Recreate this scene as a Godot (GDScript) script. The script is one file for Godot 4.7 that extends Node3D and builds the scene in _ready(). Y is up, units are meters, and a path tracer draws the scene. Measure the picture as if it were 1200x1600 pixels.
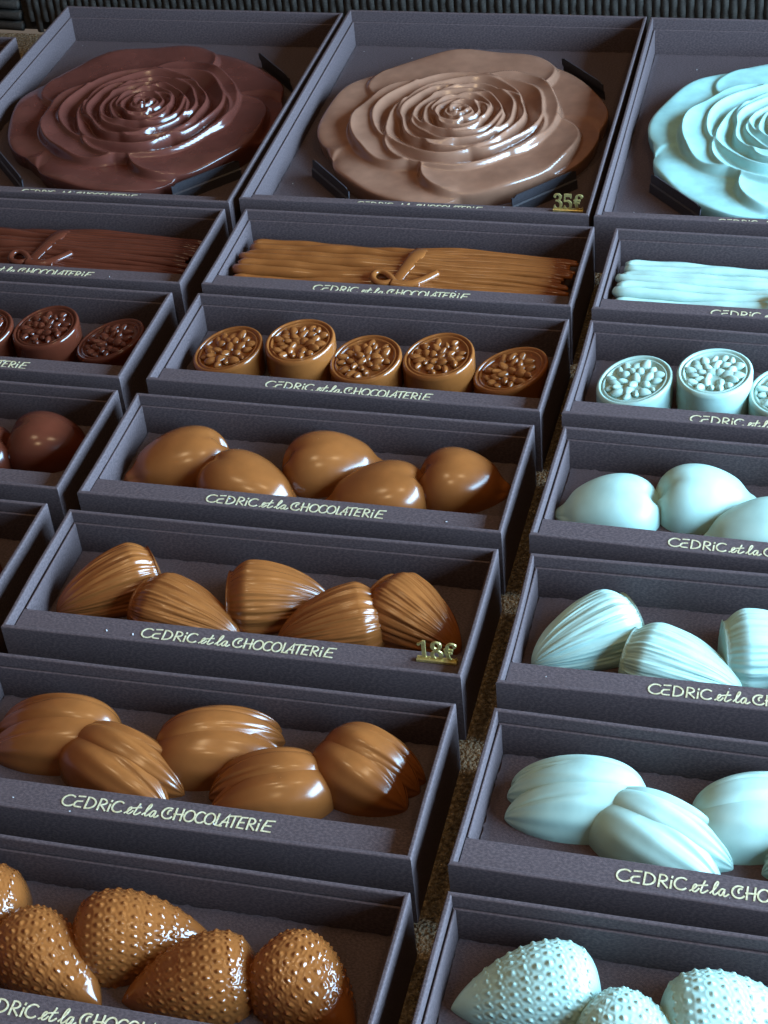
extends Node3D
# A display of chocolate boxes: three columns of open card boxes with roses, vanilla bundles,
# seed pods, nuts, husks, tulip buds and strawberries moulded in dark, milk and mint chocolate.

const RIM := 0.040          # height of a box
const LONG := 0.22          # a bar box: length and depth
const DEEP := 0.088
const ROSE_LONG := 0.2222   # a rose box
const ROSE_DEEP := 0.282
const BOARD := 0.0022       # thickness of the card

var M := {}
var meshes := {}
var used := {}
var rng := RandomNumberGenerator.new()

# ---------------------------------------------------------------- helpers: naming
func numbered(called: String) -> String:
	var n: int = used.get(called, 0)
	used[called] = n + 1
	return called if n == 0 else "%s_%03d" % [called, n]

func tag(o: Node, label: String, category: String, group := "") -> void:
	o.set_meta("label", label)
	o.set_meta("category", category)
	if group != "":
		o.set_meta("group", group)

func base(called: String, at: Vector3, turn := 0.0) -> Node3D:
	var o := Node3D.new()
	o.name = numbered(called)
	add_child(o)
	o.position = at
	o.rotation.y = turn
	return o

func part(called: String, mesh: Mesh, mat: Material, parent: Node, at := Transform3D.IDENTITY) -> MeshInstance3D:
	var o := MeshInstance3D.new()
	o.name = called
	o.mesh = mesh
	o.material_override = mat
	o.transform = at
	parent.add_child(o, true)
	return o

# ---------------------------------------------------------------- helpers: meshes
# smooth mesh from points and triangles; turned outward when the sum of the faces points in
func mesh_of(v: PackedVector3Array, ix: PackedInt32Array, flat := false, orient := true) -> ArrayMesh:
	if orient:
		var mid := Vector3.ZERO
		for p in v:
			mid += p
		mid /= v.size()
		var s := 0.0
		for k in range(0, ix.size(), 3):
			var a := v[ix[k]]
			s += (v[ix[k + 2]] - a).cross(v[ix[k + 1]] - a).dot(a - mid)
		if s < 0.0:
			for k in range(0, ix.size(), 3):
				var t := ix[k + 1]
				ix[k + 1] = ix[k + 2]
				ix[k + 2] = t
	if flat:
		var v2 := PackedVector3Array()
		var i2 := PackedInt32Array()
		for k in ix.size():
			v2.append(v[ix[k]])
			i2.append(k)
		v = v2
		ix = i2
	var n := PackedVector3Array()
	n.resize(v.size())
	for k in range(0, ix.size(), 3):
		var a := v[ix[k]]
		var f := (v[ix[k + 2]] - a).cross(v[ix[k + 1]] - a)
		n[ix[k]] += f
		n[ix[k + 1]] += f
		n[ix[k + 2]] += f
	for k in n.size():
		n[k] = n[k].normalized() if n[k].length_squared() > 1e-24 else Vector3.UP
	var arr := []
	arr.resize(Mesh.ARRAY_MAX)
	arr[Mesh.ARRAY_VERTEX] = v
	arr[Mesh.ARRAY_NORMAL] = n
	arr[Mesh.ARRAY_INDEX] = ix
	var m := ArrayMesh.new()
	m.add_surface_from_arrays(Mesh.PRIMITIVE_TRIANGLES, arr)
	return m

# triangles of a grid of nu x nv points (row after row); wrap joins the last column to the first
func grid_ix(nu: int, nv: int, wrap := false, first := 0) -> PackedInt32Array:
	var ix := PackedInt32Array()
	for i in nu - 1:
		for j in (nv if wrap else nv - 1):
			var j2 := (j + 1) % nv
			var a := first + i * nv + j
			var b := first + i * nv + j2
			var c := first + (i + 1) * nv + j
			var d := first + (i + 1) * nv + j2
			ix.append_array([a, b, c, b, d, c])
	return ix

# an outline (in z, y) drawn along x from x0 to x1; mitre slants the ends by the outline's z
func extrude(outline: PackedVector2Array, x0: float, x1: float, mitre := 0.0) -> ArrayMesh:
	var v := PackedVector3Array()
	var n := outline.size()
	for p in outline:
		v.append(Vector3(x0 + mitre * p.x, p.y, p.x))
	for p in outline:
		v.append(Vector3(x1 - mitre * p.x, p.y, p.x))
	var ix := PackedInt32Array()
	for k in n:
		var k2 := (k + 1) % n
		ix.append_array([k, k2, n + k, k2, n + k2, n + k])
	var cap := Geometry2D.triangulate_polygon(outline)
	for k in range(0, cap.size(), 3):
		ix.append_array([cap[k], cap[k + 2], cap[k + 1]])
		ix.append_array([n + cap[k], n + cap[k + 1], n + cap[k + 2]])
	return mesh_of(v, ix, true)

# box with chamfered edges, standing on y = 0
func slab(sx: float, sy: float, sz: float, r := 0.0005) -> ArrayMesh:
	var o := PackedVector2Array([Vector2(-sz / 2 + r, 0), Vector2(sz / 2 - r, 0), Vector2(sz / 2, r), Vector2(sz / 2, sy - r), Vector2(sz / 2 - r, sy), Vector2(-sz / 2 + r, sy), Vector2(-sz / 2, sy - r), Vector2(-sz / 2, r)])
	return extrude(o, -sx / 2, sx / 2)

# tube through points with a radius at each
func tube(pts: PackedVector3Array, rad: PackedFloat32Array, sides := 12, squash := 1.0) -> ArrayMesh:
	var v := PackedVector3Array()
	var n := pts.size()
	var up := Vector3.UP
	for i in n:
		var d := (pts[mini(i + 1, n - 1)] - pts[maxi(i - 1, 0)]).normalized()
		var s := d.cross(up)
		s = s.normalized() if s.length() > 0.05 else d.cross(Vector3.BACK).normalized()
		var u := s.cross(d).normalized()
		for j in sides:
			var a := TAU * j / sides
			v.append(pts[i] + (s * cos(a) + u * sin(a) * squash) * rad[i])
	var ix := grid_ix(n, sides, true)
	v.append(pts[0])
	v.append(pts[n - 1])
	for j in sides:
		ix.append_array([n * sides, (j + 1) % sides, j])
		ix.append_array([n * sides + 1, (n - 1) * sides + j, (n - 1) * sides + (j + 1) % sides])
	return mesh_of(v, ix)

func ss(a: float, b: float, x: float) -> float:
	return smoothstep(a, b, x)

# ---------------------------------------------------------------- helpers: materials
func noise_image(size: int, freq: float, seed_: int, lo: Color, hi: Color, octaves := 4, stretch := Vector2.ONE) -> ImageTexture:
	var f := FastNoiseLite.new()
	f.noise_type = FastNoiseLite.TYPE_SIMPLEX_SMOOTH
	f.seed = seed_
	f.frequency = freq
	f.fractal_octaves = octaves
	var im := Image.create(size, size, true, Image.FORMAT_RGB8)
	var R := size / TAU
	for y in size:
		for x in size:
			# blend the edges so that the texture repeats without a seam
			var fx := float(x) / size
			var fy := float(y) / size
			var a := f.get_noise_2d(x * stretch.x, y * stretch.y)
			var b := f.get_noise_2d((x - size) * stretch.x, y * stretch.y)
			var c := f.get_noise_2d(x * stretch.x, (y - size) * stretch.y)
			var d := f.get_noise_2d((x - size) * stretch.x, (y - size) * stretch.y)
			var wx := ss(0.75, 1.0, fx)
			var wy := ss(0.75, 1.0, fy)
			var t := lerpf(lerpf(a, b, wx), lerpf(c, d, wx), wy) * 0.5 + 0.5
			im.set_pixel(x, y, lo.lerp(hi, clampf((t - 0.5) * 1.6 + 0.5, 0, 1)))
	im.generate_mipmaps()
	return ImageTexture.create_from_image(im)

func normal_image(tex: ImageTexture, scale: float) -> ImageTexture:
	var im: Image = tex.get_image().duplicate()
	im.clear_mipmaps()
	im.convert(Image.FORMAT_RGBA8)
	im.bump_map_to_normal_map(scale)
	return ImageTexture.create_from_image(im)

func lin(r: float, g: float, b: float) -> Color:
	return Color(r, g, b).linear_to_srgb()

func chocolate(c: Color, rough: float, spec := 0.5, mottle: ImageTexture = null) -> StandardMaterial3D:
	var m := StandardMaterial3D.new()
	m.albedo_color = c
	m.roughness = rough
	m.metallic_specular = spec
	if mottle:
		if not meshes.has("sheen"):
			meshes.sheen = noise_image(256, 0.045, 52, Color(0.62, 0.62, 0.62), Color(1, 1, 1), 5)
		m.roughness = rough * 1.22
		m.roughness_texture = meshes.sheen
		m.albedo_texture = mottle
		m.uv1_triplanar = true
		m.uv1_world_triplanar = true
		m.uv1_scale = Vector3.ONE * 14.0
	return m

func make_materials() -> void:
	var fibre := noise_image(512, 0.035, 3, Color(0.70, 0.70, 0.71), Color(1, 1, 1), 5, Vector2(1.0, 1.6))
	var grain := noise_image(512, 0.16, 8, Color(0, 0, 0), Color(1, 1, 1), 3)
	var grain_n := normal_image(grain, 5.0)
	for spec in [["card", lin(0.096, 0.0625, 0.0625)], ["pad", lin(0.096, 0.065, 0.067)], ["flap", lin(0.046, 0.039, 0.044)]]:
		var m := StandardMaterial3D.new()
		m.albedo_color = spec[1]
		m.albedo_texture = fibre
		m.roughness = 0.82 if spec[0] != "flap" else 0.45
		m.metallic_specular = 0.35
		m.uv1_triplanar = true
		m.uv1_world_triplanar = true
		m.uv1_scale = Vector3.ONE * (26.0 if spec[0] == "card" else 31.0)
		m.normal_enabled = true
		m.normal_texture = grain_n
		m.normal_scale = 0.25 if spec[0] != "pad" else 0.6
		M[spec[0]] = m
	var smear := noise_image(256, 0.02, 21, Color(0.90, 0.90, 0.90), Color(1, 1, 1), 4)
	M.milk = chocolate(lin(0.205, 0.0635, 0.0150), 0.23, 0.5, smear)
	M.milk_gloss = chocolate(lin(0.205, 0.0635, 0.0150), 0.14, 0.5, smear)
	M.dark_gloss = chocolate(lin(0.080, 0.0180, 0.0088), 0.12, 0.5, smear)
	M.mint_gloss = chocolate(lin(0.36, 0.52, 0.46), 0.34, 0.4, smear)
	M.milk_rose = chocolate(lin(0.225, 0.106, 0.065), 0.19, 0.5, smear)
	M.dark = chocolate(lin(0.080, 0.0180, 0.0088), 0.20, 0.5, smear)
	M.dark_rose = chocolate(lin(0.094, 0.0265, 0.0185), 0.18, 0.5, smear)
	M.mint = chocolate(lin(0.36, 0.52, 0.46), 0.42, 0.4, smear)
	M.mint_rose = chocolate(lin(0.285, 0.50, 0.47), 0.36, 0.4, smear)
	var gold := StandardMaterial3D.new()
	gold.albedo_color = lin(0.80, 0.72, 0.50)
	gold.metallic = 0.35
	gold.roughness = 0.42
	gold.albedo_texture = noise_image(256, 0.05, 33, Color(0.80, 0.77, 0.68), Color(1, 1, 1), 3)
	gold.uv1_triplanar = true
	gold.uv1_world_triplanar = true
	gold.uv1_scale = Vector3.ONE * 40.0
	M.foil = gold
	var brass := gold.duplicate()
	brass.albedo_color = lin(0.80, 0.66, 0.28)
	brass.metallic = 0.75
	brass.roughness = 0.3
	M.brass = brass
	var cloth := StandardMaterial3D.new()
	cloth.albedo_color = lin(0.36, 0.27, 0.17)
	cloth.albedo_texture = noise_image(512, 0.09, 14, Color(0.55, 0.5, 0.42), Color(1, 1, 1), 4)
	cloth.roughness = 0.95
	cloth.uv1_triplanar = true
	cloth.uv1_world_triplanar = true
	cloth.uv1_scale = Vector3.ONE * 7.0
	cloth.normal_enabled = true
	cloth.normal_texture = normal_image(noise_image(512, 0.12, 15, Color.BLACK, Color.WHITE, 3), 9.0)
	cloth.normal_scale = 1.4
	M.cloth = cloth
	var weave := StandardMaterial3D.new()
	weave.albedo_color = lin(0.050, 0.040, 0.033)
	weave.roughness = 0.9
	weave.metallic_specular = 0.2
	weave.albedo_texture = fibre
	weave.uv1_triplanar = true
	weave.uv1_world_triplanar = true
	weave.uv1_scale = Vector3.ONE * 20.0
	M.weave = weave
	var white := StandardMaterial3D.new()
	white.albedo_color = lin(0.6, 0.6, 0.58)
	white.roughness = 0.5
	M.frame = white

# ---------------------------------------------------------------- lettering: strokes in a unit box
func arc(cx: float, cy: float, rx: float, ry: float, a0: float, a1: float, n := 12) -> PackedVector2Array:
	var p := PackedVector2Array()
	for k in n + 1:
		var a := deg_to_rad(lerpf(a0, a1, float(k) / n))
		p.append(Vector2(cx + rx * cos(a), cy + ry * sin(a)))
	return p

func glyph(ch: String) -> Array:
	match ch:
		"C": return [arc(0.55, 0.48, 0.5, 0.47, 50, 318, 16)]
		"K": return [arc(0.55, 0.48, 0.5, 0.47, 62, 325, 16), arc(0.66, 0.56, 0.16, 0.20, 62, 230, 8)]
		"E": return [PackedVector2Array([Vector2(0.28, 0.94), Vector2(0.95, 0.97)]), PackedVector2Array([Vector2(0.85, 0.55), Vector2(0.3, 0.5), Vector2(0.12, 0.36), Vector2(0.12, 0.14), Vector2(0.3, 0.04), Vector2(0.9, 0.03)])]
		"F": return [PackedVector2Array([Vector2(0.98, 0.96), Vector2(0.3, 0.93), Vector2(0.14, 0.5), Vector2(0.08, 0.05), Vector2(0.85, 0.02)]), PackedVector2Array([Vector2(0.18, 0.5), Vector2(0.75, 0.52)])]
		"D":
			var d := PackedVector2Array([Vector2(0.12, 0.0), Vector2(0.12, 0.95)])
			d.append_array(arc(0.2, 0.48, 0.72, 0.48, 80, -90, 12))
			d.append(Vector2(0.12, 0.0))
			return [d]
		"R":
			var r := PackedVector2Array([Vector2(0.12, 0.0), Vector2(0.12, 0.95)])
			r.append_array(arc(0.3, 0.72, 0.5, 0.25, 90, -90, 10))
			r.append_array([Vector2(0.3, 0.45), Vector2(0.95, 0.0)])
			return [r]
		"i": return [PackedVector2Array([Vector2(0.5, 0.0), Vector2(0.5, 0.6)]), PackedVector2Array([Vector2(0.5, 0.84), Vector2(0.56, 0.94)])]
		"H": return [PackedVector2Array([Vector2(0.1, 0.98), Vector2(0.12, 0.0)]), PackedVector2Array([Vector2(0.85, 0.98), Vector2(0.85, 0.0)]), PackedVector2Array([Vector2(0.0, 0.48), Vector2(0.98, 0.52)])]
		"O": return [arc(0.5, 0.48, 0.47, 0.47, 100, 470, 20)]
		"L": return [PackedVector2Array([Vector2(0.12, 0.98), Vector2(0.1, 0.02), Vector2(1.0, 0.0)])]
		"A": return [PackedVector2Array([Vector2(-0.05, 0.0), Vector2(0.75, 0.98), Vector2(0.85, 0.0)]), PackedVector2Array([Vector2(0.2, 0.35), Vector2(0.95, 0.36)])]
		"T": return [PackedVector2Array([Vector2(0.0, 0.92), Vector2(1.05, 1.0)]), PackedVector2Array([Vector2(0.5, 0.96), Vector2(0.45, 0.0)])]
		"e": return [PackedVector2Array([Vector2(-0.1, 0.05), Vector2(0.35, 0.25), Vector2(0.65, 0.48), Vector2(0.55, 0.6), Vector2(0.32, 0.5), Vector2(0.22, 0.22), Vector2(0.38, 0.03), Vector2(0.7, 0.08), Vector2(1.0, 0.3)])]
		"t": return [PackedVector2Array([Vector2(0.65, 0.95), Vector2(0.38, 0.3), Vector2(0.36, 0.06), Vector2(0.6, 0.02), Vector2(1.05, 0.25)]), PackedVector2Array([Vector2(-0.15, 0.52), Vector2(0.95, 0.66)])]
		"l": return [PackedVector2Array([Vector2(-0.1, 0.1), Vector2(0.4, 0.45), Vector2(0.8, 0.9), Vector2(0.66, 1.05), Vector2(0.4, 0.8), Vector2(0.26, 0.3), Vector2(0.4, 0.02), Vector2(0.75, 0.1), Vector2(1.0, 0.26)])]
		"a": return [PackedVector2Array([Vector2(0.75, 0.5), Vector2(0.4, 0.52), Vector2(0.12, 0.28), Vector2(0.22, 0.03), Vector2(0.5, 0.08), Vector2(0.76, 0.46), Vector2(0.72, 0.06), Vector2(0.95, 0.02), Vector2(1.25, 0.18)])]
	return []

# the printed name on a ledge: flat foil strokes, origin at the middle of the line
func lettering_mesh() -> ArrayMesh:
	var v := PackedVector3Array()
	var ix := PackedInt32Array()
	var line := [["C", 0.0, 6.0], ["E", 5.6, 9.8], ["D", 10.6, 15.6], ["R", 16.4, 20.6], ["i", 20.8, 22.4], ["C", 22.6, 27.8],
		["e", 29.4, 32.4], ["t", 32.0, 35.6], ["l", 37.2, 40.0], ["a", 39.8, 43.0],
		["K", 44.8, 50.0], ["H", 50.4, 54.4], ["O", 54.8, 59.6], ["C", 59.6, 64.0], ["O", 63.8, 68.4], ["L", 69.0, 71.9], ["A", 71.0, 74.6], ["T", 74.4, 78.4], ["F", 78.2, 81.8], ["R", 82.4, 86.2], ["i", 86.2, 88.2], ["F", 88.8, 93.8]]
	var cap := 6.3
	var h := 0.0001
	for g in line:
		var x0: float = g[1]
		var w: float = g[2] - g[1]
		for raw in glyph(g[0]):
			var s: PackedVector2Array = raw
			if "etla".contains(g[0]):      # script: rounded by a curve through its points
				var cv := Curve2D.new()
				for k in s.size():
					var tn := (s[mini(k + 1, s.size() - 1)] - s[maxi(k - 1, 0)]) * 0.18
					cv.add_point(s[k], -tn, tn)
				s = cv.tessellate_even_length(4, 0.06)
			var wide := 0.32 if "etla".contains(g[0]) else 0.37
			var first := v.size()
			for k in s.size():
				var p := Vector2(x0 + s[k].x * w, s[k].y * cap)
				var a := Vector2(s[maxi(k - 1, 0)].x * w, s[maxi(k - 1, 0)].y * cap)
				var b := Vector2(s[mini(k + 1, s.size() - 1)].x * w, s[mini(k + 1, s.size() - 1)].y * cap)
				var here := Vector2(s[k].x * w, s[k].y * cap)
				var d1 := (here - a).normalized() if k > 0 else (b - here).normalized()
				var d2 := (b - here).normalized() if k < s.size() - 1 else d1
				var d := (d1 + d2).normalized() if (d1 + d2).length() > 0.2 else d1
				var miter := minf(1.0 / maxf(0.3, d.dot(d1)), 2.2)
				if k == 0:
					p -= d * 0.3
				elif k == s.size() - 1:
					p += d * 0.3
				var n := Vector2(-d.y, d.x) * wide * miter
				for q in [p + n, p - n]:
					v.append(Vector3((q.x - 47.25) * 0.001, h, -(q.y - cap / 2) * 0.001))
					v.append(Vector3((q.x - 47.25) * 0.001, -h, -(q.y - cap / 2) * 0.001))
			for k in s.size() - 1:
				var o := first + k * 4
				ix.append_array([o, o + 4, o + 2, o + 2, o + 4, o + 6])       # top
				ix.append_array([o, o + 1, o + 4, o + 4, o + 1, o + 5])
				ix.append_array([o + 2, o + 6, o + 3, o + 3, o + 6, o + 7])
	return mesh_of(v, ix, true, false)

# ---------------------------------------------------------------- boxes
func wall_outline(depth_in := 0.0) -> PackedVector2Array:
	var r := 0.0007
	var p := PackedVector2Array([Vector2(0, 0.0), Vector2(0, RIM - r)])
	for k in range(1, 5):
		var a := PI / 2 * k / 4
		p.append(Vector2(r * (1 - cos(a)), RIM - r + r * sin(a)))
	for k in range(0, 5):
		var a := PI / 2 * k / 4
		p.append(Vector2(BOARD - r + r * sin(a), RIM - r + r * cos(a)))
	p.append(Vector2(BOARD, 0.0))
	return p

# a wall whose outer face stands at z = -deep/2 with x along it
func wall_mesh(length: float, variant: int) -> ArrayMesh:
	var key := "wall%f_%d" % [length, variant]
	if not meshes.has(key):
		# board is never quite straight: each variant bows and its top edge wavers a little
		var bow: float = [0.0003, -0.0004, 0.0006, 0.0][variant]
		var o := wall_outline()
		var n := o.size()
		var seg := 16
		var v := PackedVector3Array()
		for i in seg + 1:
			var f := 2.0 * i / seg - 1.0
			for p in o:
				var x := f * (length / 2 - p.x)
				var y := p.y
				if y > 0.01:
					y += 0.00018 * sin(f * 5.0 + variant * 2.1) * (1 - f * f)
				v.append(Vector3(x, y, p.x + bow * (1 - f * f) * p.y / RIM))
		var ix := grid_ix(seg + 1, n, true)
		var cap := Geometry2D.triangulate_polygon(o)
		for k in range(0, cap.size(), 3):
			ix.append_array([cap[k], cap[k + 2], cap[k + 1]])
			ix.append_array([seg * n + cap[k], seg * n + cap[k + 1], seg * n + cap[k + 2]])
		meshes[key] = mesh_of(v, ix, true)
	return meshes[key]

func rounded_top(t: float, y0: float, y1: float) -> PackedVector2Array:
	var p := PackedVector2Array([Vector2(0, y0)])
	for k in range(0, 9):
		var a := PI * k / 8
		p.append(Vector2(t / 2 - t / 2 * cos(a), y1 - t / 2 + t / 2 * sin(a)))
	p.append(Vector2(t, y0))
	return p

# floor pad of soft paper: ragged along its edges
func pad_mesh(w: float, d: float, seed_: int) -> ArrayMesh:
	rng.seed = seed_
	var v := PackedVector3Array()
	var nx := int(w / 0.0022)
	var nz := int(d / 0.0022)
	for i in nx + 1:
		for j in nz + 1:
			var x := w * (float(i) / nx - 0.5)
			var z := d * (float(j) / nz - 0.5)
			var edge: bool = i == 0 or j == 0 or i == nx or j == nz
			var y := 0.0012 + rng.randf() * 0.00010
			if edge:
				y += rng.randf() * 0.0006
				x -= signf(x) * rng.randf() * 0.0009 if i == 0 or i == nx else 0.0
				z -= signf(z) * rng.randf() * 0.0009 if j == 0 or j == nz else 0.0
			v.append(Vector3(x, y, z))
	return mesh_of(v, grid_ix(nx + 1, nz + 1), false, false)

func box(kind: String, at: Vector3, turn: float, long: float, deep: float, drop: float, sink: float, label: String, letters := true) -> Node3D:
	var o := base("card_box", at, turn)
	tag(o, label, "box", "open card boxes on the display table")
	var h0 := absi(hash(label))
	part("back_wall", wall_mesh(long, h0 % 4), M.card, o, Transform3D(Basis(), Vector3(0, 0, -deep / 2)))
	part("front_wall", wall_mesh(long, (h0 / 4) % 4), M.card, o, Transform3D(Basis(Vector3.UP, PI), Vector3(0, 0, deep / 2)))
	part("side_wall", wall_mesh(deep, (h0 / 16) % 4), M.card, o, Transform3D(Basis(Vector3.UP, PI / 2), Vector3(-long / 2, 0, 0)))
	part("side_wall", wall_mesh(deep, (h0 / 16) % 4), M.card, o, Transform3D(Basis(Vector3.UP, -PI / 2), Vector3(long / 2, 0, 0)))
	var key := kind + "_tray"
	var gap := BOARD + 0.0005
	var th := 0.0012
	var top := RIM - drop
	var bottom := RIM - sink
	var ledge_back := deep / 2 - 0.020
	if not meshes.has(key):
		meshes[key] = true
		meshes[key + "bottom"] = slab(long - 2 * BOARD - 0.0004, 0.0015, deep - 2 * BOARD - 0.0004)
		meshes[key + "back"] = extrude(rounded_top(th, 0.002, top), -long / 2 + gap, long / 2 - gap)
		meshes[key + "side"] = extrude(rounded_top(th, 0.002, top), -(ledge_back + deep / 2 - gap - th - 0.0003) / 2, (ledge_back + deep / 2 - gap - th - 0.0003) / 2)
		var lo := PackedVector2Array([Vector2(ledge_back, 0.002), Vector2(ledge_back, top - 0.0009)])
		for k in range(1, 5):
			var a := PI / 2 * k / 4
			lo.append(Vector2(ledge_back + 0.0009 * (1 - cos(a)), top - 0.0009 + 0.0009 * sin(a)))
		lo.append_array([Vector2(deep / 2 - BOARD - 0.0002, top), Vector2(deep / 2 - BOARD - 0.0002, top - th), Vector2(ledge_back + th, top - th), Vector2(ledge_back + th, 0.002)])
		meshes[key + "ledge"] = extrude(lo, -long / 2 + BOARD + 0.0006, long / 2 - BOARD - 0.0006)
	part("bottom", meshes[key + "bottom"], M.card, o, Transform3D(Basis(), Vector3(0, 0.0003, 0)))
	var tray := Node3D.new()
	tray.name = "inner_tray"
	o.add_child(tray)
	part("back_panel", meshes[key + "back"], M.card, tray, Transform3D(Basis(), Vector3(0, 0, -deep / 2 + gap)))
	var zm := (ledge_back - deep / 2 + gap + th) / 2
	part("side_panel", meshes[key + "side"], M.card, tray, Transform3D(Basis(Vector3.UP, PI / 2), Vector3(-long / 2 + gap, 0, zm)))
	part("side_panel", meshes[key + "side"], M.card, tray, Transform3D(Basis(Vector3.UP, -PI / 2), Vector3(long / 2 - gap, 0, zm)))
	part("ledge", meshes[key + "ledge"], M.card, tray)
	var pw := long - 2 * (gap + th)
	var pd := ledge_back + deep / 2 - gap - th
	var pad := part("floor_pad", pad_mesh(pw, pd, hash(label)), M.pad, tray, Transform3D(Basis(), Vector3(0, bottom - 0.0012, zm)))
	part("tray_floor", slab(pw - 0.0004, 0.001, pd - 0.0004), M.card, tray, Transform3D(Basis(), Vector3(0, bottom - 0.0014, zm)))
	if letters:
		if not meshes.has("letters"):
			meshes.letters = lettering_mesh()
		var z := deep / 2 - 0.0122
		var s := 1.0 if kind == "bar" else 0.86
		part("lettering", meshes.letters, M.foil, o, Transform3D(Basis().scaled(Vector3(s, 1, s)), Vector3(0.0022, top + 0.00012, z if kind == "bar" else deep / 2 - 0.0140)))
	if kind == "rose":
		flaps(o, bottom)
	return o

# card corner flaps that hold the rose in its box
func flaps(o: Node3D, floor_y: float) -> void:
	if not meshes.has("flap"):
		var v := PackedVector3Array()
		var ln := 0.052
		var t := 0.0004
		# outline across the flap: foot, fold, upright; x along, y up, z outward
		var rows := [[0.0, 0.0012], [0.0062, 0.0009], [0.0070, 0.0], [0.0120, -0.0003], [0.0132, -0.0003]]
		var n := 15
		for side in [0, 1]:
			for r in rows:
				for k in n:
					var f := float(k) / (n - 1)
					var x := ln * (f - 0.5)
					var y: float = r[0]
					if r[0] > 0.013:
						var e := minf(f, 1 - f) * ln
						if e < 0.0025:
							y -= 0.0025 - sqrt(maxf(0.0, 0.0025 * 0.0025 - pow(0.0025 - e, 2)))
					v.append(Vector3(x, y, r[1] + (t if side == 1 else -t)))
		var ix := grid_ix(5, n)
		ix.append_array(grid_ix(5, n, false, 5 * n))
		for k in range(5 * n, 0, 0):
			pass
		# rim along the top and the ends
		for k in n - 1:
			var a := 4 * n + k
			ix.append_array([a, a + 1, a + 5 * n, a + 1, a + 1 + 5 * n, a + 5 * n])
		for r in 4:
			for e in [0, n - 1]:
				var a: int = r * n + e
				ix.append_array([a, a + n, a + 5 * n, a + n, a + n + 5 * n, a + 5 * n])
		meshes.flap = mesh_of(v, ix, true, false)
	for c in [[1, 1], [-1, 1], [1, -1], [-1, -1]]:
		var at := Vector3(0.0025 + 0.0710 * c[0], floor_y, 0.0810 * c[1])
		if c[0] < 0 and c[1] < 0:      # this one is pressed down under the rose
			at += Vector3(0.0045, -0.0035, 0.0045)
		var turn := atan2(c[0] * 0.040, c[1] * 0.036)
		part("corner_flap", meshes.flap, M.flap, o, Transform3D(Basis(Vector3.UP, turn), at))

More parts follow.
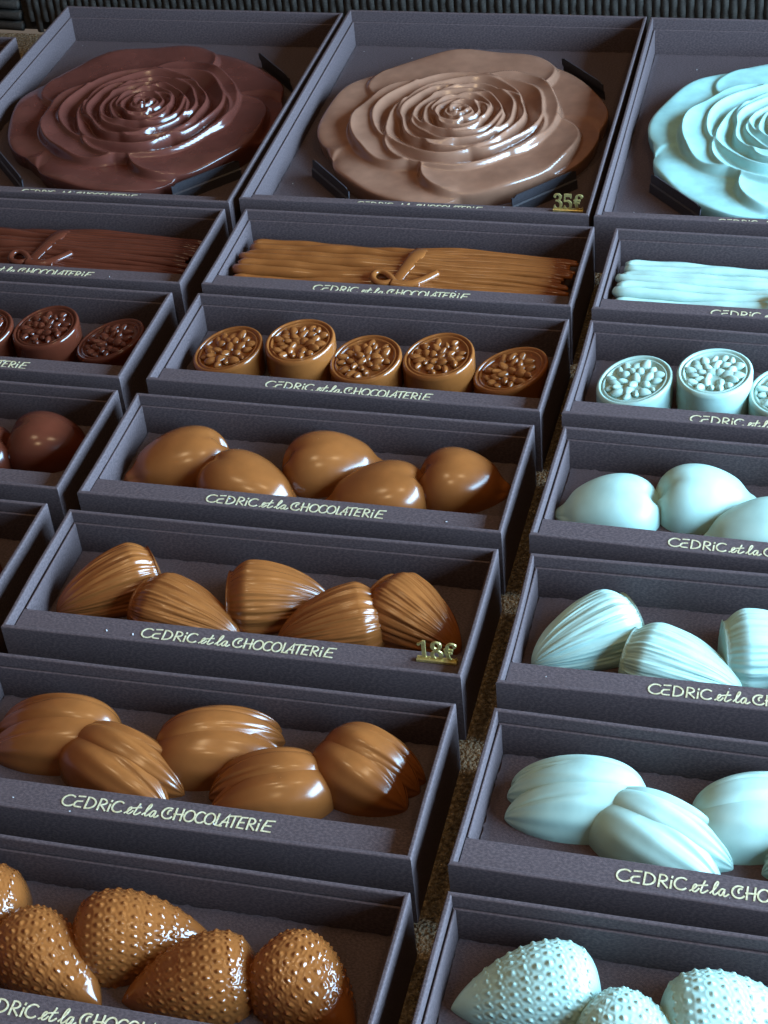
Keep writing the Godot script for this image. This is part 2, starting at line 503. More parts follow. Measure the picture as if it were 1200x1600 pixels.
# ---------------------------------------------------------------- moulded pieces
# A dome lying on the floor: x from the broad end (-) to the tip (+).  w, h: half width and height.
func dome(kind_: String, length: float, w: float, h: float, seed_: int, mirror := false) -> ArrayMesh:
	var kind := kind_.replace("turned_", "")
	rng.seed = seed_
	var ph := []
	for k in 12:
		ph.append(rng.randf() * TAU)
	var nf := FastNoiseLite.new()
	nf.seed = seed_
	nf.frequency = 1.0
	nf.fractal_octaves = 2
	var nu := 64
	var nv := 56
	if kind == "berry":
		nu = 150
		nv = 140
	elif kind == "husk":
		nu = 80
		nv = 150
	elif kind == "bud":
		nu = 72
		nv = 90
	var p := 0.5
	var q := 0.62
	if kind == "nut":
		p = 0.42; q = 0.74
	elif kind == "husk":
		p = 0.2; q = 0.62
	elif kind == "bud":
		p = 0.44; q = 0.64
	elif kind == "berry":
		p = 0.36; q = 0.82
	var um := p / (p + q)
	var norm := pow(um, p) * pow(1 - um, q)
	var v := PackedVector3Array()
	for i in nu:
		var t := float(i) / (nu - 1)
		var u := 0.5 - 0.5 * cos(PI * t)
		var prof := pow(maxf(u, 0.0), p) * pow(maxf(1 - u, 0.0), q) / norm
		if kind == "husk":       # a blunt, nearly flat broad end with a raised rim
			var cap := clampf(u / 0.05, 0, 1)
			prof = minf(prof, 1.0) * (0.80 + 0.20 * ss(0.0, 0.25, u)) if u > 0.05 else 0.80 * sqrt(cap)
			if u > 0.05:
				prof = maxf(prof, 0.0)
		for j in nv:
			var a := PI * j / (nv - 1)
			var ca := cos(a)
			var sa := sin(a)
			# superellipse: steep flanks, round top
			var z := signf(ca) * pow(absf(ca), 0.86)
			var y := pow(maxf(sa, 0.0), 0.80)
			var d := 0.0
			var hh := pow(prof, 0.88)
			var inner := smoothstep(0.0, 0.25, prof)
			if kind == "nut":
				d -= 0.0050 * exp(-pow((u - 0.06) / 0.05, 2) - pow((a - PI / 2) / 0.30, 2))
				d -= 0.0014 * exp(-pow((u - 0.10) / 0.14, 2)) * exp(-pow((a - PI / 2) / 0.14, 2))
				d += 0.0006 * sin(2 * a + ph[0]) * sin(PI * u)
				d -= 0.0022 * exp(-pow((u - 0.90) / 0.06, 2)) * ss(0.0, 0.5, sa)
			elif kind == "husk":
				var rib := nf.get_noise_2d(a * 5.0 + ph[0], u * 0.9) * 1.2 + 0.55 * nf.get_noise_2d(a * 11.0, u * 0.9 + 7.0) * (0.5 + ss(-0.3, 0.5, nf.get_noise_2d(a * 1.5, 3.0 + u * 1.5)))
				d += 0.00070 * rib * ss(0.04, 0.12, u) * (1.0 - 0.55 * ss(0.75, 1.0, u))
				if u > 0.03 and u < 0.10:
					d += 0.0009 * exp(-pow((u - 0.06) / 0.014, 2)) + 0.00025 * nf.get_noise_2d(a * 25.0, u * 60.0)
			elif kind == "bud":
				d += 0.00022 * sin(11.0 * a + 5.0 * u + ph[1]) * ss(0.1, 0.5, u)
				d -= 0.0011 * ss(0.35, 0.8, u) * exp(-pow((a - PI * (0.5 + 0.10 * sin(ph[2]))) / 0.09, 2))
			elif kind == "berry":
				# seeds in staggered rows: a dimple round a raised pip
				var fall := 1.0 - ss(0.84, 0.92, u)
				var rows := length * 0.92 / 0.0044
				var rr := u * rows
				var row := roundf(rr)
				var per := maxf(3.0, roundf(PI * (w + h) * 0.5 * maxf(prof, 0.2) / 0.0043))
				var off := 0.5 * fmod(row, 2.0)
				var cc := (a / PI) * per + off + 0.12 * sin(row * 2.3 + ph[2])
				var dx := (rr - row) * (length * 0.92 / rows)
				var dz := (cc - roundf(cc)) / per * PI * (w + h) * 0.5 * maxf(prof, 0.2)
				var r2 := dx * dx * 0.75 + dz * dz
				d += (-0.0010 * exp(-r2 / 0.0000034) + 0.00160 * exp(-r2 / 0.00000085)) * fall * ss(0.25, 0.6, prof) * (0.95 + 0.12 * sin(row * 12.9 + roundf(cc) * 78.2 + ph[3]))
			# push out along the section's direction
			var dir := Vector3(0, sa, ca)
			var pt := Vector3(length * (u - 0.5), h * hh * y, w * prof * z) + dir * d * inner
			pt.y = maxf(pt.y, 0.0)
			v.append(pt)
	return mesh_of(v, grid_ix(nu, nv))

# broad end, tip (box mm), half width and height of the five pieces of each mould
func bar_layout(kind: String) -> Array:
	match kind:
		"nut": return [[-53, -26, -104, 3, 20.0, 19.5], [-61, -5, -4, 12, 20.5, 20], [-20, -13, 35, -27, 21, 21], [62, -7, 7, 11, 20.5, 20], [54, -12, 103, -17, 22, 21.5]]
		"turned_nut": return [[-54, -9, -107, 0, 20.0, 19.5], [-58, -12, -7, -25, 21, 21], [22, -5, -34, 12, 20.5, 20], [20, -13, 69, -25, 21, 21], [102, -14, 58, 8, 20.5, 20]]
		"husk": return [[-57, -24, -101, 8, 19, 24], [-60, 0, -5, 12, 19, 23], [-18, -8, 33, -18, 20, 24], [62, -9, 13, 12, 19.5, 23], [55, -20, 100, 5, 19.5, 24]]
		"bud": return [[-38, -19, -99, -9, 18.5, 20.5], [-62, -10, -3, 12, 17.5, 20.5], [-22, -9, 36, -26, 18.5, 21], [64, -7, 11, 12, 17.5, 20.5], [51, -23, 98, -6, 19.5, 22.5]]
		"berry": return [[-47, -24, -102, -7, 20, 23], [-51, -10, -2, 14, 18, 23], [-23, -11, 33, -24, 20, 24], [56, -10, 5, 10, 19, 23], [57, -17, 99, 8, 19.5, 24]]
	return []

func moulded_bar(called: String, piece: String, kind: String, box_node: Node3D, mat: Material, label: String) -> void:
	var o := base(called, box_node.to_global(Vector3(0, RIM - 0.024, 0)), box_node.rotation.y)
	tag(o, label, "chocolate", "moulded chocolate bars")
	var k := 0
	for a in bar_layout(kind):
		var b := Vector3(a[0], 0, a[1]) * 0.001
		var t := Vector3(a[2], 0, a[3]) * 0.001
		var key := "%s%d" % [kind, k]
		if kind != "bud" and not meshes.has(key):
			meshes[key] = dome(kind, (t - b).length(), a[4] * 0.001, a[5] * 0.001, 100 + k * 7 + kind.length(), a[2] < a[0])
		var d := (t - b).normalized()
		if kind == "bud":
			# a broad front petal and two more behind it, fanned out from the broad end
			var bud := Node3D.new()
			bud.name = piece
			bud.position = b
			bud.rotation.y = atan2(-d.z, d.x)
			o.add_child(bud, true)
			var side := -1.0 if a[2] < a[0] else 1.0
			var ln := (t - b).length()
			for q in [[0, 3.5, 0.84, 0.95, 1.0, 0.10], [1, -3.0, 0.68, 1.05, 0.97, -0.16], [2, -6.0, 0.50, 1.0, 0.93, -0.36]]:
				var pk := "bud%d_%d" % [k, q[0]]
				if not meshes.has(pk):
					meshes[pk] = dome("bud", ln * q[4], a[4] * 0.001 * q[2], a[5] * 0.001 * q[3], 300 + k * 5 + q[0])
				var turn := Basis(Vector3.UP, deg_to_rad(-q[1] * side))
				part("petal", meshes[pk], mat, bud, Transform3D(turn, turn * Vector3(ln * q[4] / 2 + 0.0012 * q[0], 0, 0) + Vector3(0, 0, q[5] * a[4] * 0.001 * side)))
			k += 1
			continue
		part(piece, meshes[key], mat, o, Transform3D(Basis(Vector3.UP, atan2(-d.z, d.x)), (b + t) / 2))
		k += 1

# ---------------------------------------------------------------- seed pods: stubs cut on the slant, full of seeds
func stub_mesh(r: float, h: float, tilt: Vector2, seed_: int) -> ArrayMesh:
	# profile from the foot up the side, over the rim, two fine rings, down into the hollow
	var prof := [[0.985, 0.0, 0.0], [1.0, 0.06, 0.0], [1.0, 0.55, 0.0], [1.0, 0.9, 0.0], [0.998, 1.0, -0.0012], [0.985, 1.0, -0.0002], [0.955, 1.0, 0.0005], [0.92, 1.0, 0.0006], [0.89, 1.0, 0.0001], [0.872, 1.0, -0.0008], [0.858, 1.0, -0.0006], [0.835, 1.0, 0.0001], [0.80, 1.0, 0.0001], [0.775, 1.0, -0.0008], [0.755, 1.0, -0.0016], [0.6, 1.0, -0.0016], [0.3, 1.0, -0.0010], [0.0, 1.0, -0.0008]]
	var n := 72
	var v := PackedVector3Array()
	rng.seed = seed_
	var p1 := rng.randf() * TAU
	for pr in prof:
		for j in n:
			var a := TAU * j / n
			var rr: float = r * pr[0] * (1.0 + 0.018 * sin(2 * a + p1) + 0.010 * sin(3 * a + 2 * p1))
			var x := rr * cos(a)
			var z := rr * sin(a)
			var y: float = pr[1] * (h + tilt.x * x + tilt.y * z) + pr[2]
			v.append(Vector3(x, y, z))
	return mesh_of(v, grid_ix(prof.size(), n, true))

func seed_mesh() -> ArrayMesh:
	var v := PackedVector3Array()
	var nu := 12
	var nv := 14
	for i in nu:
		var t := PI * i / (nu - 1)
		for j in nv:
			var a := TAU * j / nv
			var rr := sin(t) * (1.0 - 0.22 * cos(t))
			v.append(Vector3(cos(t) * 1.35, rr * sin(a), rr * cos(a)))
	return mesh_of(v, grid_ix(nu, nv, true))

func seed_pods(box_node: Node3D, mat: Material, label: String) -> void:
	var o := base("seed_pod_bar", box_node.to_global(Vector3(0, RIM - 0.024, 0)), box_node.rotation.y)
	tag(o, label, "chocolate", "moulded chocolate bars")
	if not meshes.has("seed"):
		meshes.seed = seed_mesh()
	# x, z (mm), height of the middle of the cut, slant along x and z
	var st := [[-79, -3, 14.6, 0.16, -0.10], [-37, -8, 20.6, 0.06, -0.06], [2.2, -3, 15.5, 0.12, -0.12], [43.5, -7, 18.4, 0.12, -0.08], [84.5, -4, 15.0, 0.24, -0.06]]
	for k in st.size():
		var a: Array = st[k]
		var tilt := Vector2(a[3], a[4])
		var r := 0.0205
		var key := "stub%d" % k
		if not meshes.has(key):
			meshes[key] = stub_mesh(r, a[2] * 0.001, tilt, 40 + k)
		var s := part("seed_pod", meshes[key], mat, o, Transform3D(Basis(), Vector3(a[0], 0, a[1]) * 0.001))
		rng.seed = 70 + k
		var put := []
		var tries := 0
		while put.size() < 30 and tries < 1500:
			tries += 1
			var rad := sqrt(rng.randf()) * r * 0.66
			var an := rng.randf() * TAU
			var c := Vector2(rad * cos(an), rad * sin(an))
			var ok := true
			for q in put:
				if c.distance_to(q) < 0.0042:
					ok = false
			if not ok:
				continue
			put.append(c)
			var sz := rng.randf_range(0.0022, 0.0032)
			var y: float = a[2] * 0.001 + tilt.x * c.x + tilt.y * c.y - 0.0014 + 0.0008 * (1 - rad / (r * 0.7))
			# seeds lie pointing outward, heads up
			var bs := Basis(Vector3.UP, -an + rng.randf_range(-0.7, 0.7)) * Basis(Vector3.BACK, rng.randf_range(0.1, 0.6))
			part("seed", meshes.seed, mat, s, Transform3D(bs.scaled_local(Vector3(rng.randf_range(0.8, 1.15), rng.randf_range(0.7, 1.0), rng.randf_range(0.75, 1.1)) * sz), Vector3(c.x, y, c.y)))

# ---------------------------------------------------------------- bundle of vanilla pods tied with a cord
func bundle_height(z: float) -> float:    # the heap's top above the floor across the box
	return 0.0125 + 0.0035 * (1 - pow((z + 0.0025) / 0.026, 2))

func vanilla(box_node: Node3D, mat: Material, label: String) -> void:
	var o := base("vanilla_bundle_bar", box_node.to_global(Vector3(0, RIM - 0.024, 0)), box_node.rotation.y)
	tag(o, label, "chocolate", "moulded chocolate bars")
	if not meshes.has("van_core"):
		meshes.van_core = tube_core()
		rng.seed = 5
		# thick heads to the left of the tie
		for k in 8:
			var z := lerpf(-0.0268, 0.0215, k / 7.0)
			var pts := PackedVector3Array()
			var rad := PackedFloat32Array()
			var n := 44
			var p1 := rng.randf() * TAU
			var short := rng.randf_range(0.0, 0.004)
			for i in n:
				var f := float(i) / (n - 1)
				var x := lerpf(-0.1035 + short, 0.004, f)
				var squeeze := 1.0 - 0.10 * ss(0.6, 1.0, f)
				var zz := (z + 0.0025) * squeeze - 0.0025 + 0.0009 * sin(f * 5.0 + p1)
				var r := 0.0037 * (1.0 + 0.08 * sin(f * 11.0 + p1) + 0.06 * sin(f * 23.0 + 2 * p1))
				if f < 0.06:
					zz += 0.0022 * pow(1 - f / 0.06, 2) * (1 if k % 2 == 0 else -1)
					r *= lerpf(0.72, 1.0, f / 0.06)
				r *= 1.0 + 0.14 * exp(-pow((f - 0.03) / 0.02, 2))
				pts.append(Vector3(x, bundle_height(zz) - 0.0046 + [0.0, 0.0006, -0.0004, 0.0005, -0.0002, 0.0006, -0.0003, 0.0002][k] + 0.0006 * sin(f * 7 + 2 * p1), zz))
				rad.append(r)
			meshes["van_l%d" % k] = tube(pts, rad, 18)
		# thin, drawn-out ends to the right
		for k in 19:
			var z := lerpf(-0.0275, 0.0225, (k + 0.5 * rng.randf()) / 18.5)
			var pts := PackedVector3Array()
			var rad := PackedFloat32Array()
			var n := 40
			var p1 := rng.randf() * TAU
			var long := rng.randf_range(-0.005, 0.002)
			var yy := rng.randf_range(-0.0005, 0.0006)
			for i in n:
				var f := float(i) / (n - 1)
				var x := lerpf(0.004, 0.1015 + long, f)
				var zz := z * (0.92 + 0.08 * ss(0.0, 0.4, f)) + 0.0012 * sin(f * 4.0 + p1) * f
				var r := 0.0021 * (1.0 + 0.10 * sin(f * 14.0 + p1))
				if f > 0.93:
					r *= lerpf(1.0, 0.55, (f - 0.93) / 0.07)
				pts.append(Vector3(x, bundle_height(zz) - 0.0016 + yy + 0.0005 * sin(f * 9 + p1) - 0.0035 * f * f, zz))
				rad.append(r)
			meshes["van_r%d" % k] = tube(pts, rad, 10)
		# the tie: a flat band over the heap, a loop and two tails
		var band := PackedVector3Array()
		var br := PackedFloat32Array()
		for i in 30:
			var f := float(i) / 29
			var z := lerpf(-0.0295, 0.0235, f)
			band.append(Vector3(0.009 - 0.011 * f + 0.002 * sin(f * PI), bundle_height(clampf(z, -0.028, 0.0225)) + 0.0006 - 0.006 * pow(absf(f - 0.5) * 2, 6), z))
			br.append(0.0042 + 0.0006 * sin(f * 6))
		meshes.van_band = tube(band, br, 16, 0.30)
		var lp := PackedVector3Array()
		var lr := PackedFloat32Array()
		for i in 40:
			var f := float(i) / 39
			var a := lerpf(0.2, TAU + 0.2, f)
			var g := (1.0 - cos(a - 0.2)) / 2
			lp.append(Vector3(0.000 - 0.0135 * g, 0.0, 0.0165 - 0.0045 * g + 0.0070 * sin(a - 0.2) * pow(g, 0.35)))
			lp[i].y = bundle_height(lp[i].z) + 0.0018 + 0.001 * sin(a)
			lr.append(0.0020)
		meshes.van_loop = tube(lp, lr, 12, 0.8)
		for s in 2:
			var tp := PackedVector3Array()
			var tr := PackedFloat32Array()
			for i in 26:
				var f := float(i) / 25
				if s == 0:
					tp.append(Vector3(-0.001 + 0.025 * f, 0, 0.0180 - 0.0130 * f * f + 0.002 * sin(f * PI)))
				else:
					tp.append(Vector3(0.0 + 0.016 * f, 0, 0.019 - 0.002 * f))
				tp[i].y = bundle_height(tp[i].z) + 0.0016 - 0.0012 * f
				tr.append((0.0034 if s == 0 else 0.0026) * (1.0 - 0.25 * f))
			meshes["van_tail%d" % s] = tube(tp, tr, 12, 0.8)
	part("bundle_core", meshes.van_core, mat, o)
	for k in 8:
		part("vanilla_pod", meshes["van_l%d" % k], mat, o)
	for k in 19:
		part("pod_tip", meshes["van_r%d" % k], mat, o)
	var tie := part("tie", meshes.van_band, mat, o)
	part("loop", meshes.van_loop, mat, tie)
	part("tail", meshes.van_tail0, mat, tie)
	part("tail", meshes.van_tail1, mat, tie)

func tube_core() -> ArrayMesh:
	var v := PackedVector3Array()
	var n := 60
	var c := 24
	for i in n:
		var f := float(i) / (n - 1)
		var x := lerpf(-0.098, 0.096, f)
		for j in c:
			var g := float(j) / (c - 1)
			var z := lerpf(-0.0278, 0.0225, g)
			var y := bundle_height(z) - 0.0050 - 0.0035 * pow(maxf(0.0, f - 0.55) / 0.45, 2)
			if j == 0 or j == c - 1 or i == 0 or i == n - 1:
				y = 0.0
			v.append(Vector3(x, y, z))
	return mesh_of(v, grid_ix(n, c))

# ---------------------------------------------------------------- the rose: petals laid over one another from the outside in
var petals := []

func rose_petals() -> void:
	rng.seed = 77
	# middle direction (degrees, 0 right, 90 to the front), reach, half span, edge height (mm), inward fall
	for a in [[-30, 1.00, 50, 11.0, 0.030], [19, 0.985, 36, 10.0, 0.030], [192, 1.00, 54, 12.6, 0.024], [112, 1.01, 48, 11.6, 0.020], [-102, 1.0, 64, 14.4, 0.020], [48, 0.94, 60, 15.2, 0.030],
		[165, 0.75, 74, 16.8, 0.06], [-15, 0.69, 84, 17.4, 0.08]]:
		petals.append([deg_to_rad(a[0]), a[1], deg_to_rad(a[2]), a[3] * 0.001, a[4], rng.randf() * TAU, rng.randf_range(0.6, 1.0)])
	var n := 19
	for k in n:
		var f := float(k) / (n - 1)
		var th := deg_to_rad(70.0 + 137.5 * k)
		var reach := lerpf(0.66, 0.05, pow(f, 0.88))
		var rise := lerpf(18.8, 22.5, pow(f, 0.8))
		petals.append([th, reach, deg_to_rad(lerpf(112, 165, f)), rise * 0.001, lerpf(0.65, 1.10, f), rng.randf() * TAU, rng.randf_range(0.6, 1.0)])

func rose_edge(k: int, th: float) -> float:
	var p: Array = petals[k]
	var d: float = absf(wrapf(th - p[0], -PI, PI)) / p[2]
	var amp := 1.0 if k < 8 else 1.5
	var wave: float = 1.0 + amp * p[6] * (0.022 * sin(3.0 * th + p[5]) + 0.012 * sin(7.0 * th + 2.0 * p[5]))
	if d >= 1.0:
		return -1.0
	return p[1] * wave * pow(1.0 - pow(d, 5.0 if k < 8 else 3.2), 0.42)

func rose_build() -> void:
	rose_petals()
	var rx := 0.0985
	var rz := 0.108
	var nr := 130
	var na := 480
	var hgt := PackedFloat32Array()
	var own := PackedInt32Array()
	hgt.resize((nr + 1) * na)
	own.resize((nr + 1) * na)
	var outline := PackedFloat32Array()
	for j in na:
		var th := TAU * j / na
		var e := 0.0
		for k in 6:
			e = maxf(e, rose_edge(k, th))
		outline.append(maxf(e, 0.935))
	# round off the clefts between petals a little
	for pass_ in 3:
		var o2 := outline.duplicate()
		for j in na:
			o2[j] = (outline[(j + na - 1) % na] + 2 * outline[j] + outline[(j + 1) % na]) / 4
		outline = o2
	for j in na:
		var th := TAU * j / na
		var edges := []
		for k in petals.size():
			edges.append(rose_edge(k, th))
		for i in nr + 1:
			var r := outline[j] * i / nr
			var h := 0.0128
			var who := -1
			for k in petals.size():
				var e: float = edges[k]
				if e < 0.0:
					continue
				var p: Array = petals[k]
				var d := e - r              # inside when positive; 1 unit = 0.1 m
				if d < -0.012:
					continue
				var lip: float = 0.0020 * exp(-maxf(d, 0.0) / 0.06) if k < 8 else 0.0010 * exp(-maxf(d, 0.0) / 0.016)
				var hk: float = p[3] + lip - 0.1 * p[4] * maxf(d, 0.0)
				if k < 8:
					hk += (0.0014 * sin(5.0 * th + p[5]) + 0.0008 * sin(11.0 * th + 2.0 * p[5])) * exp(-maxf(d, 0.0) / 0.14)
				var m := ss(-0.012, 0.010, d)
				h = lerpf(h, hk, m)
				if d > 0.0:
					who = k
			# the outer edge of the disc rolls down
			h -= 0.0030 * pow(float(i) / nr, 24)
			hgt[i * na + j] = h
			own[i * na + j] = who
	for pass_ in 2:
		var h2 := hgt.duplicate()
		for i in range(1, nr):
			for j in na:
				h2[i * na + j] = (hgt[(i - 1) * na + j] + 2 * hgt[i * na + j] + hgt[(i + 1) * na + j] + hgt[i * na + (j + 1) % na] + hgt[i * na + (j + na - 1) % na]) / 6.0
		hgt = h2
	var v := PackedVector3Array()
	for i in nr + 1:
		for j in na:
			var th := TAU * j / na
			var r := outline[j] * i / nr
			v.append(Vector3(rx * r * cos(th), hgt[i * na + j], rz * r * sin(th)))
	# flank down to the box floor
	for s in [[0.999, 0.8], [0.996, 0.4], [0.985, 0.0]]:
		for j in na:
			var th := TAU * j / na
			var r: float = outline[j] * s[0]
			v.append(Vector3(rx * r * cos(th), hgt[nr * na + j] * s[1], rz * r * sin(th)))
	var all := grid_ix(nr + 4, na, true)
	var whole := mesh_of(v, all)          # for the normals of the whole surface
	var arr := whole.surface_get_arrays(0)
	var nrm: PackedVector3Array = arr[Mesh.ARRAY_NORMAL]
	var ixs: PackedInt32Array = arr[Mesh.ARRAY_INDEX]
	# cut the surface into its petals; normals are kept, so no seam shows
	var cut := {}
	for k in range(0, ixs.size(), 3):
		var a := ixs[k]
		var who := -1 if a >= nr * na else own[a]
		if not cut.has(who):
			cut[who] = PackedInt32Array()
		for c in 3:
			cut[who].append(ixs[k + c])
	for who in cut:
		var map := {}
		var pv := PackedVector3Array()
		var pn := PackedVector3Array()
		var pi := PackedInt32Array()
		for id in cut[who]:
			if not map.has(id):
				map[id] = pv.size()
				pv.append(v[id])
				pn.append(nrm[id])
			pi.append(map[id])
		var ar := []
		ar.resize(Mesh.ARRAY_MAX)
		ar[Mesh.ARRAY_VERTEX] = pv
		ar[Mesh.ARRAY_NORMAL] = pn
		ar[Mesh.ARRAY_INDEX] = pi
		var m := ArrayMesh.new()
		m.add_surface_from_arrays(Mesh.PRIMITIVE_TRIANGLES, ar)
		meshes["rose%d" % who] = m
	meshes.rose_count = petals.size()

func rose(box_node: Node3D, mat: Material, label: String, turn: float) -> void:
	if not meshes.has("rose_count"):
		rose_build()
	var o := base("chocolate_rose", box_node.to_global(Vector3(0.002, RIM - 0.027, -0.001)), box_node.rotation.y)
	tag(o, label, "chocolate", "moulded chocolate roses")
	for k in range(-1, meshes.rose_count):
		if meshes.has("rose%d" % k):
			part("base" if k < 0 else ("outer_petal" if k < 8 else "inner_petal"), meshes["rose%d" % k], mat, o, Transform3D(Basis(Vector3.UP, turn), Vector3.ZERO))

# ---------------------------------------------------------------- price tags
func price(text: String, at: Vector3, turn: float, label: String) -> void:
	var o := base("price_tag", at, turn)
	tag(o, label, "price tag", "gold price tags")
	part("bar", slab(0.0185, 0.0018, 0.0030, 0.0003), M.brass, o)
	var font := SystemFont.new()
	font.font_names = PackedStringArray(["Droid Serif"])
	font.font_weight = 700
	var x := -0.0060
	for ch in text:
		var t := TextMesh.new()
		t.text = ch
		t.font = font
		t.font_size = 24
		t.pixel_size = 0.00042
		t.depth = 0.0009
		t.curve_step = 2.0
		var d := part("digit", t, M.brass, o, Transform3D(Basis().scaled(Vector3(1.12, 1.5, 1.0)), Vector3(x, 0.0068, 0)))
		x += 0.0060

# ---------------------------------------------------------------- the scene
func _ready() -> void:
	# camera: from the photograph's rims
	var cam := Camera3D.new()
	cam.name = "camera"
	cam.transform = Transform3D(Basis(Vector3(0.967099, -0.081821, -0.240882), Vector3(-0.090848, 0.773356, -0.627429), Vector3(0.237624, 0.628670, 0.740479)), Vector3(0.09238, 0.56083 + RIM, 0.67359))
	cam.fov = 31.49
	cam.near = 0.02
	cam.far = 30.0
	add_child(cam)
	cam.current = true
	# the dim air of the shop
	var we := WorldEnvironment.new()
	we.name = "shop_light"
	var env := Environment.new()
	env.background_mode = Environment.BG_COLOR
	env.background_color = lin(0.104, 0.086, 0.072)
	env.background_energy_multiplier = 1.0
	env.tonemap_mode = Environment.TONE_MAPPER_LINEAR
	env.tonemap_exposure = 1.3
	env.sdfgi_enabled = true
	env.ssao_enabled = true
	env.ssil_enabled = true
	we.environment = env
	add_child(we)
	make_materials()
	window()
	for p in [Vector3(-0.45, 2.0, 0.10), Vector3(0.65, 2.0, -0.10), Vector3(0.05, 2.0, 0.95)]:
		ceiling_lamp(p)
	# setting
	var table := MeshInstance3D.new()
	table.name = "table_top"
	table.mesh = slab(2.2, 0.03, 1.9, 0.002)
	table.position = Vector3(-0.15, -0.03, 0.36)
	table.material_override = M.cloth
	table.set_meta("kind", "structure")
	add_child(table)
	backdrop()
	# boxes and what lies in them
	var kinds := {"A": ["dark", "glossy dark chocolate"], "B": ["milk", "glossy milk chocolate"], "C": ["mint", "pale mint green chocolate"]}
	var what := ["rose", "vanilla bundle", "seed pod bar", "smooth nut bar", "ribbed husk bar", "tulip bud bar", "strawberry bar"]
	for b in [["A1", -0.4037, -0.4140, 0.0025], ["B1", -0.1774, -0.4209, 0.0086], ["C1", 0.0478, -0.4223, 0.0112],
			["A2", -0.4021, -0.2210, 0.0038], ["B2", -0.1693, -0.2234, 0.0043], ["C2", 0.0628, -0.2234, -0.0028],
			["A3", -0.4037, -0.1244, -0.0053], ["B3", -0.1683, -0.1242, -0.0076], ["C3", 0.0631, -0.1228, -0.0100],
			["A4", -0.4007, -0.0250, -0.0011], ["B4", -0.1695, -0.0237, -0.0009], ["C4", 0.0645, -0.0228, -0.0178],
			["A5", -0.4016, 0.0747, 0.0], ["B5", -0.1684, 0.0766, 0.0065], ["C5", 0.0672, 0.0753, 0.0106],
			["B6", -0.1665, 0.1808, 0.0089], ["C6", 0.0693, 0.1806, -0.0110], ["B7", -0.1626, 0.2837, 0.0], ["C7", 0.0715, 0.2802, 0.0]]:
		var id: String = b[0]
		var row := int(id[1])
		var col: Array = kinds[id[0]]
		var mat: Material = M[col[0]]
		var at := Vector3(b[1], 0.0, b[2])
		var blabel := "dark grey card box holding the %s %s" % [col[0] + " chocolate", what[row - 1]]
		var bx: Node3D
		if row == 1:
			bx = box("rose", at, b[3], ROSE_LONG, ROSE_DEEP, 0.008, 0.027, blabel)
			rose(bx, M[col[0] + "_rose"], "large %s rose tablet with spiralling petals in square card box" % col[1], {"A": 0.35, "B": 0.0, "C": -0.3}[id[0]])
			if id[0] == "B":
				price("35€", bx.to_global(Vector3(0.0960, RIM - 0.008, 0.1245)), b[3], "gold standing 35€ price tag in the box of the milk chocolate rose")
			continue
		bx = box("bar", at, b[3], LONG, DEEP, 0.006, 0.024, blabel)
		match row:
			2: vanilla(bx, M[col[0] + "_gloss"], "%s bundle of vanilla pods tied with a cord" % col[1])
			3: seed_pods(bx, M[col[0] + "_gloss"], "%s row of five round seed pods cut open on a slant" % col[1])
			4: moulded_bar("nut_bar", "nut", "turned_nut" if id == "C4" else "nut", bx, mat, "%s bar of five smooth plump pointed nuts" % col[1])
			5: moulded_bar("husk_bar", "husk", "husk", bx, mat, "%s bar of five ribbed husks with blunt ends" % col[1])
			6: moulded_bar("tulip_bar", "tulip_bud", "bud", bx, mat, "%s bar of five closed tulip buds" % col[1])
			7: moulded_bar("strawberry_bar", "strawberry", "berry", bx, M[col[0] + "_gloss"], "%s bar of five strawberries dotted with seeds" % col[1])
		if id == "B5":
			price("18€", bx.to_global(Vector3(0.0960, RIM - 0.006, 0.0300)), b[3], "gold standing 18€ price tag in the box of the milk chocolate husks")
	box("bar", Vector3(-0.5336 - LONG / 2, 0, -0.4975 + DEEP / 2), 0.0, LONG, DEEP, 0.006, 0.024, "plain grey card box at the outer side of the dark chocolate rose box", false)
	flecks()

# specks of pale paper and cocoa that have fallen into the boxes
func flecks() -> void:
	rng.seed = 909
	var mm := MultiMesh.new()
	mm.transform_format = MultiMesh.TRANSFORM_3D
	mm.mesh = slab(0.0007, 0.00025, 0.0005, 0.00008)
	var list := []
	for o in get_children():
		if not o.has_meta("category") or o.get_meta("category") != "box":
			continue
		var big: bool = String(o.get_meta("label")).contains("rose") and not String(o.get_meta("label")).contains("plain")
		for k in (26 if big else 12):
			var deep := ROSE_DEEP if big else DEEP
			var on_ledge := rng.randf() < 0.35
			var x := rng.randf_range(-0.100, 0.100)
			var z := rng.randf_range(deep / 2 - 0.018, deep / 2 - 0.006) if on_ledge else rng.randf_range(-deep / 2 + 0.006, deep / 2 - 0.023)
			var y := RIM - (0.008 if big else 0.006) + 0.00005 if on_ledge else RIM - (0.027 if big else 0.024) + 0.0003
			var sc := rng.randf_range(0.5, 1.5)
			list.append(o.global_transform * Transform3D(Basis.from_euler(Vector3(rng.randf() * 0.5, rng.randf() * TAU, rng.randf() * 0.5)).scaled(Vector3.ONE * sc), Vector3(x, y, z)))
	mm.instance_count = list.size()
	for k in list.size():
		mm.set_instance_transform(k, list[k])
	var mi := MultiMeshInstance3D.new()
	mi.name = "paper_flecks"
	mi.multimesh = mm
	var m := StandardMaterial3D.new()
	m.albedo_color = lin(0.34, 0.31, 0.30)
	m.roughness = 0.9
	mi.material_override = m
	mi.set_meta("kind", "stuff")
	tag(mi, "tiny pale flecks of paper scattered in the card boxes", "flecks")
	add_child(mi)

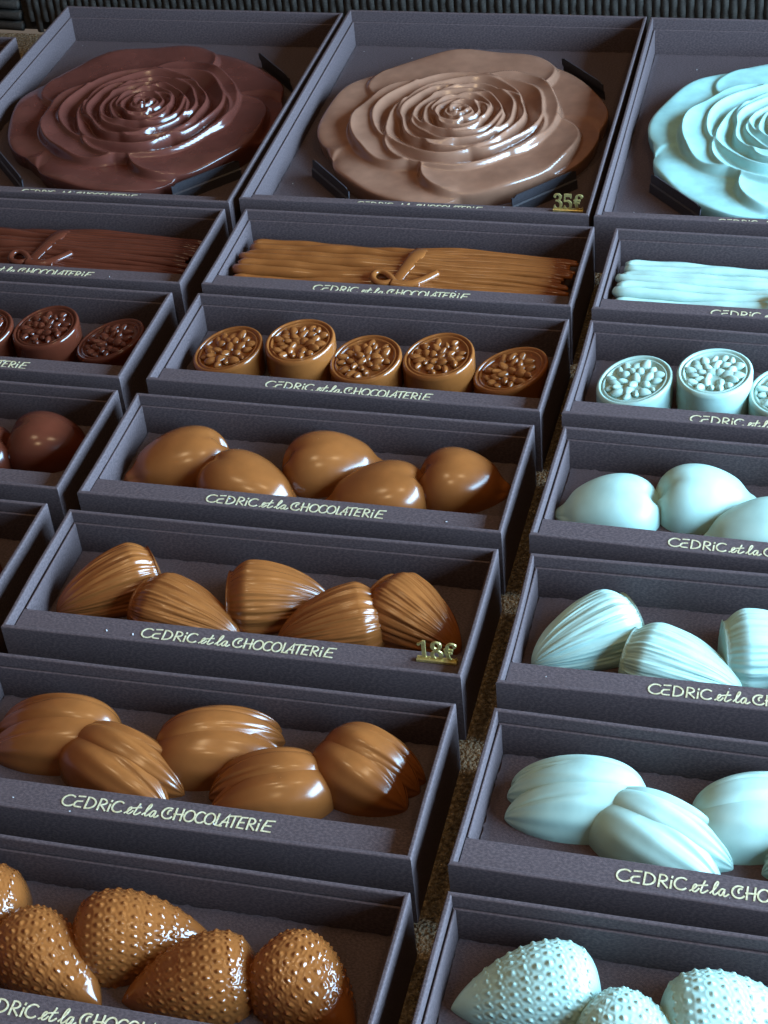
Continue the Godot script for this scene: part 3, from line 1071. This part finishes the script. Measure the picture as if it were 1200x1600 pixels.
# tall shop window to the right of the table: bright blue daylight
func window() -> void:
	var o := base("shop_window", Vector3(1.42, 0.07, -0.15))
	tag(o, "large bright shop window beside the display table", "window")
	var w := 2.2
	var h := 1.0
	var glow := StandardMaterial3D.new()
	glow.albedo_color = Color(0.05, 0.06, 0.07)
	glow.roughness = 0.3
	glow.emission_enabled = true
	glow.emission = Color(0.62, 0.82, 1.0)
	glow.emission_energy_multiplier = 1.5
	var turn := Basis(Vector3.UP, -PI / 2)
	part("window_pane", slab(w, h, 0.01), glow, o, Transform3D(turn, Vector3(0.02, 0, 0)))
	part("sill", slab(w + 0.16, 0.06, 0.10), M.frame, o, Transform3D(turn, Vector3(0.02, -0.062, 0)))
	part("head", slab(w + 0.16, 0.08, 0.06), M.frame, o, Transform3D(turn, Vector3(0.02, h + 0.002, 0)))
	for s in [-1, 1]:
		part("jamb", slab(0.07, h, 0.06), M.frame, o, Transform3D(turn, Vector3(0.02, 0, s * (w / 2 + 0.038))))
	var l := AreaLight3D.new()
	l.name = "daylight"
	l.area_size = Vector2(w, h)
	l.area_range = 12.0
	l.light_color = Color(0.67, 0.855, 1.0)
	l.light_energy = 24.0
	l.shadow_enabled = true
	l.transform = Transform3D(Basis(Vector3.UP, PI / 2), Vector3(0.0, h / 2, 0))
	o.add_child(l)

# small warm ceiling spots: seen as soft glints on the chocolates
func ceiling_lamp(at: Vector3) -> void:
	var o := base("ceiling_lamp", at)
	tag(o, "small warm ceiling lamp above the display table", "lamp", "ceiling lamps")
	var glow := StandardMaterial3D.new()
	glow.emission_enabled = true
	glow.emission = Color(1.0, 0.82, 0.58)
	glow.emission_energy_multiplier = 3.0
	if not meshes.has("bulb"):
		var s := SphereMesh.new()
		s.radius = 0.095
		s.height = 0.19
		meshes.bulb = s
		meshes.cup = slab(0.24, 0.05, 0.24, 0.01)
	part("bulb", meshes.bulb, glow, o)
	part("housing", meshes.cup, M.frame, o, Transform3D(Basis(), Vector3(0, 0.10, 0)))
	var l := OmniLight3D.new()
	l.name = "lamp_light"
	l.light_color = Color(1.0, 0.84, 0.62)
	l.light_energy = 0.30
	l.light_size = 0.09
	l.omni_range = 12.0
	l.omni_attenuation = 2.0
	l.shadow_enabled = true
	o.add_child(l)

# dark woven screen behind the boxes
func backdrop() -> void:
	var o := base("woven_screen", Vector3(-0.30, 0.0, -0.592))
	tag(o, "dark woven rattan screen behind the rose boxes", "screen")
	var v := PackedVector3Array()
	var n := 40
	var c := 7
	for i in n:
		var y := 0.16 * i / (n - 1)
		for j in c:
			var f := float(j) / (c - 1) - 0.5
			v.append(Vector3(f * 0.0056, y, 0.0006 * sin(y * TAU / 0.018) + 0.0012 * cos(f * PI)))
	var strand := mesh_of(v, grid_ix(n, c), false, false)
	for k in 190:
		var x := -0.62 + k * 0.0062
		if x < -0.27:
			continue
		part("strand", strand, M.weave, o, Transform3D(Basis(), Vector3(x, 0.009 if k % 2 else 0.0, 0)))
	part("backing", slab(1.4, 0.16, 0.004), M.weave, o, Transform3D(Basis(), Vector3(0, 0, -0.006)))
	var rod := PackedVector3Array()
	var rr := PackedFloat32Array()
	for i in 24:
		rod.append(Vector3(-0.62 + 0.345 * i / 23.0, 0, 0.0009 * sin(i * 1.4)))
		rr.append(0.0042)
	var rm := tube(rod, rr, 8)
	for k in 17:
		part("rod", rm, M.weave, o, Transform3D(Basis(), Vector3(0, 0.005 + 0.0092 * k, 0.0)))
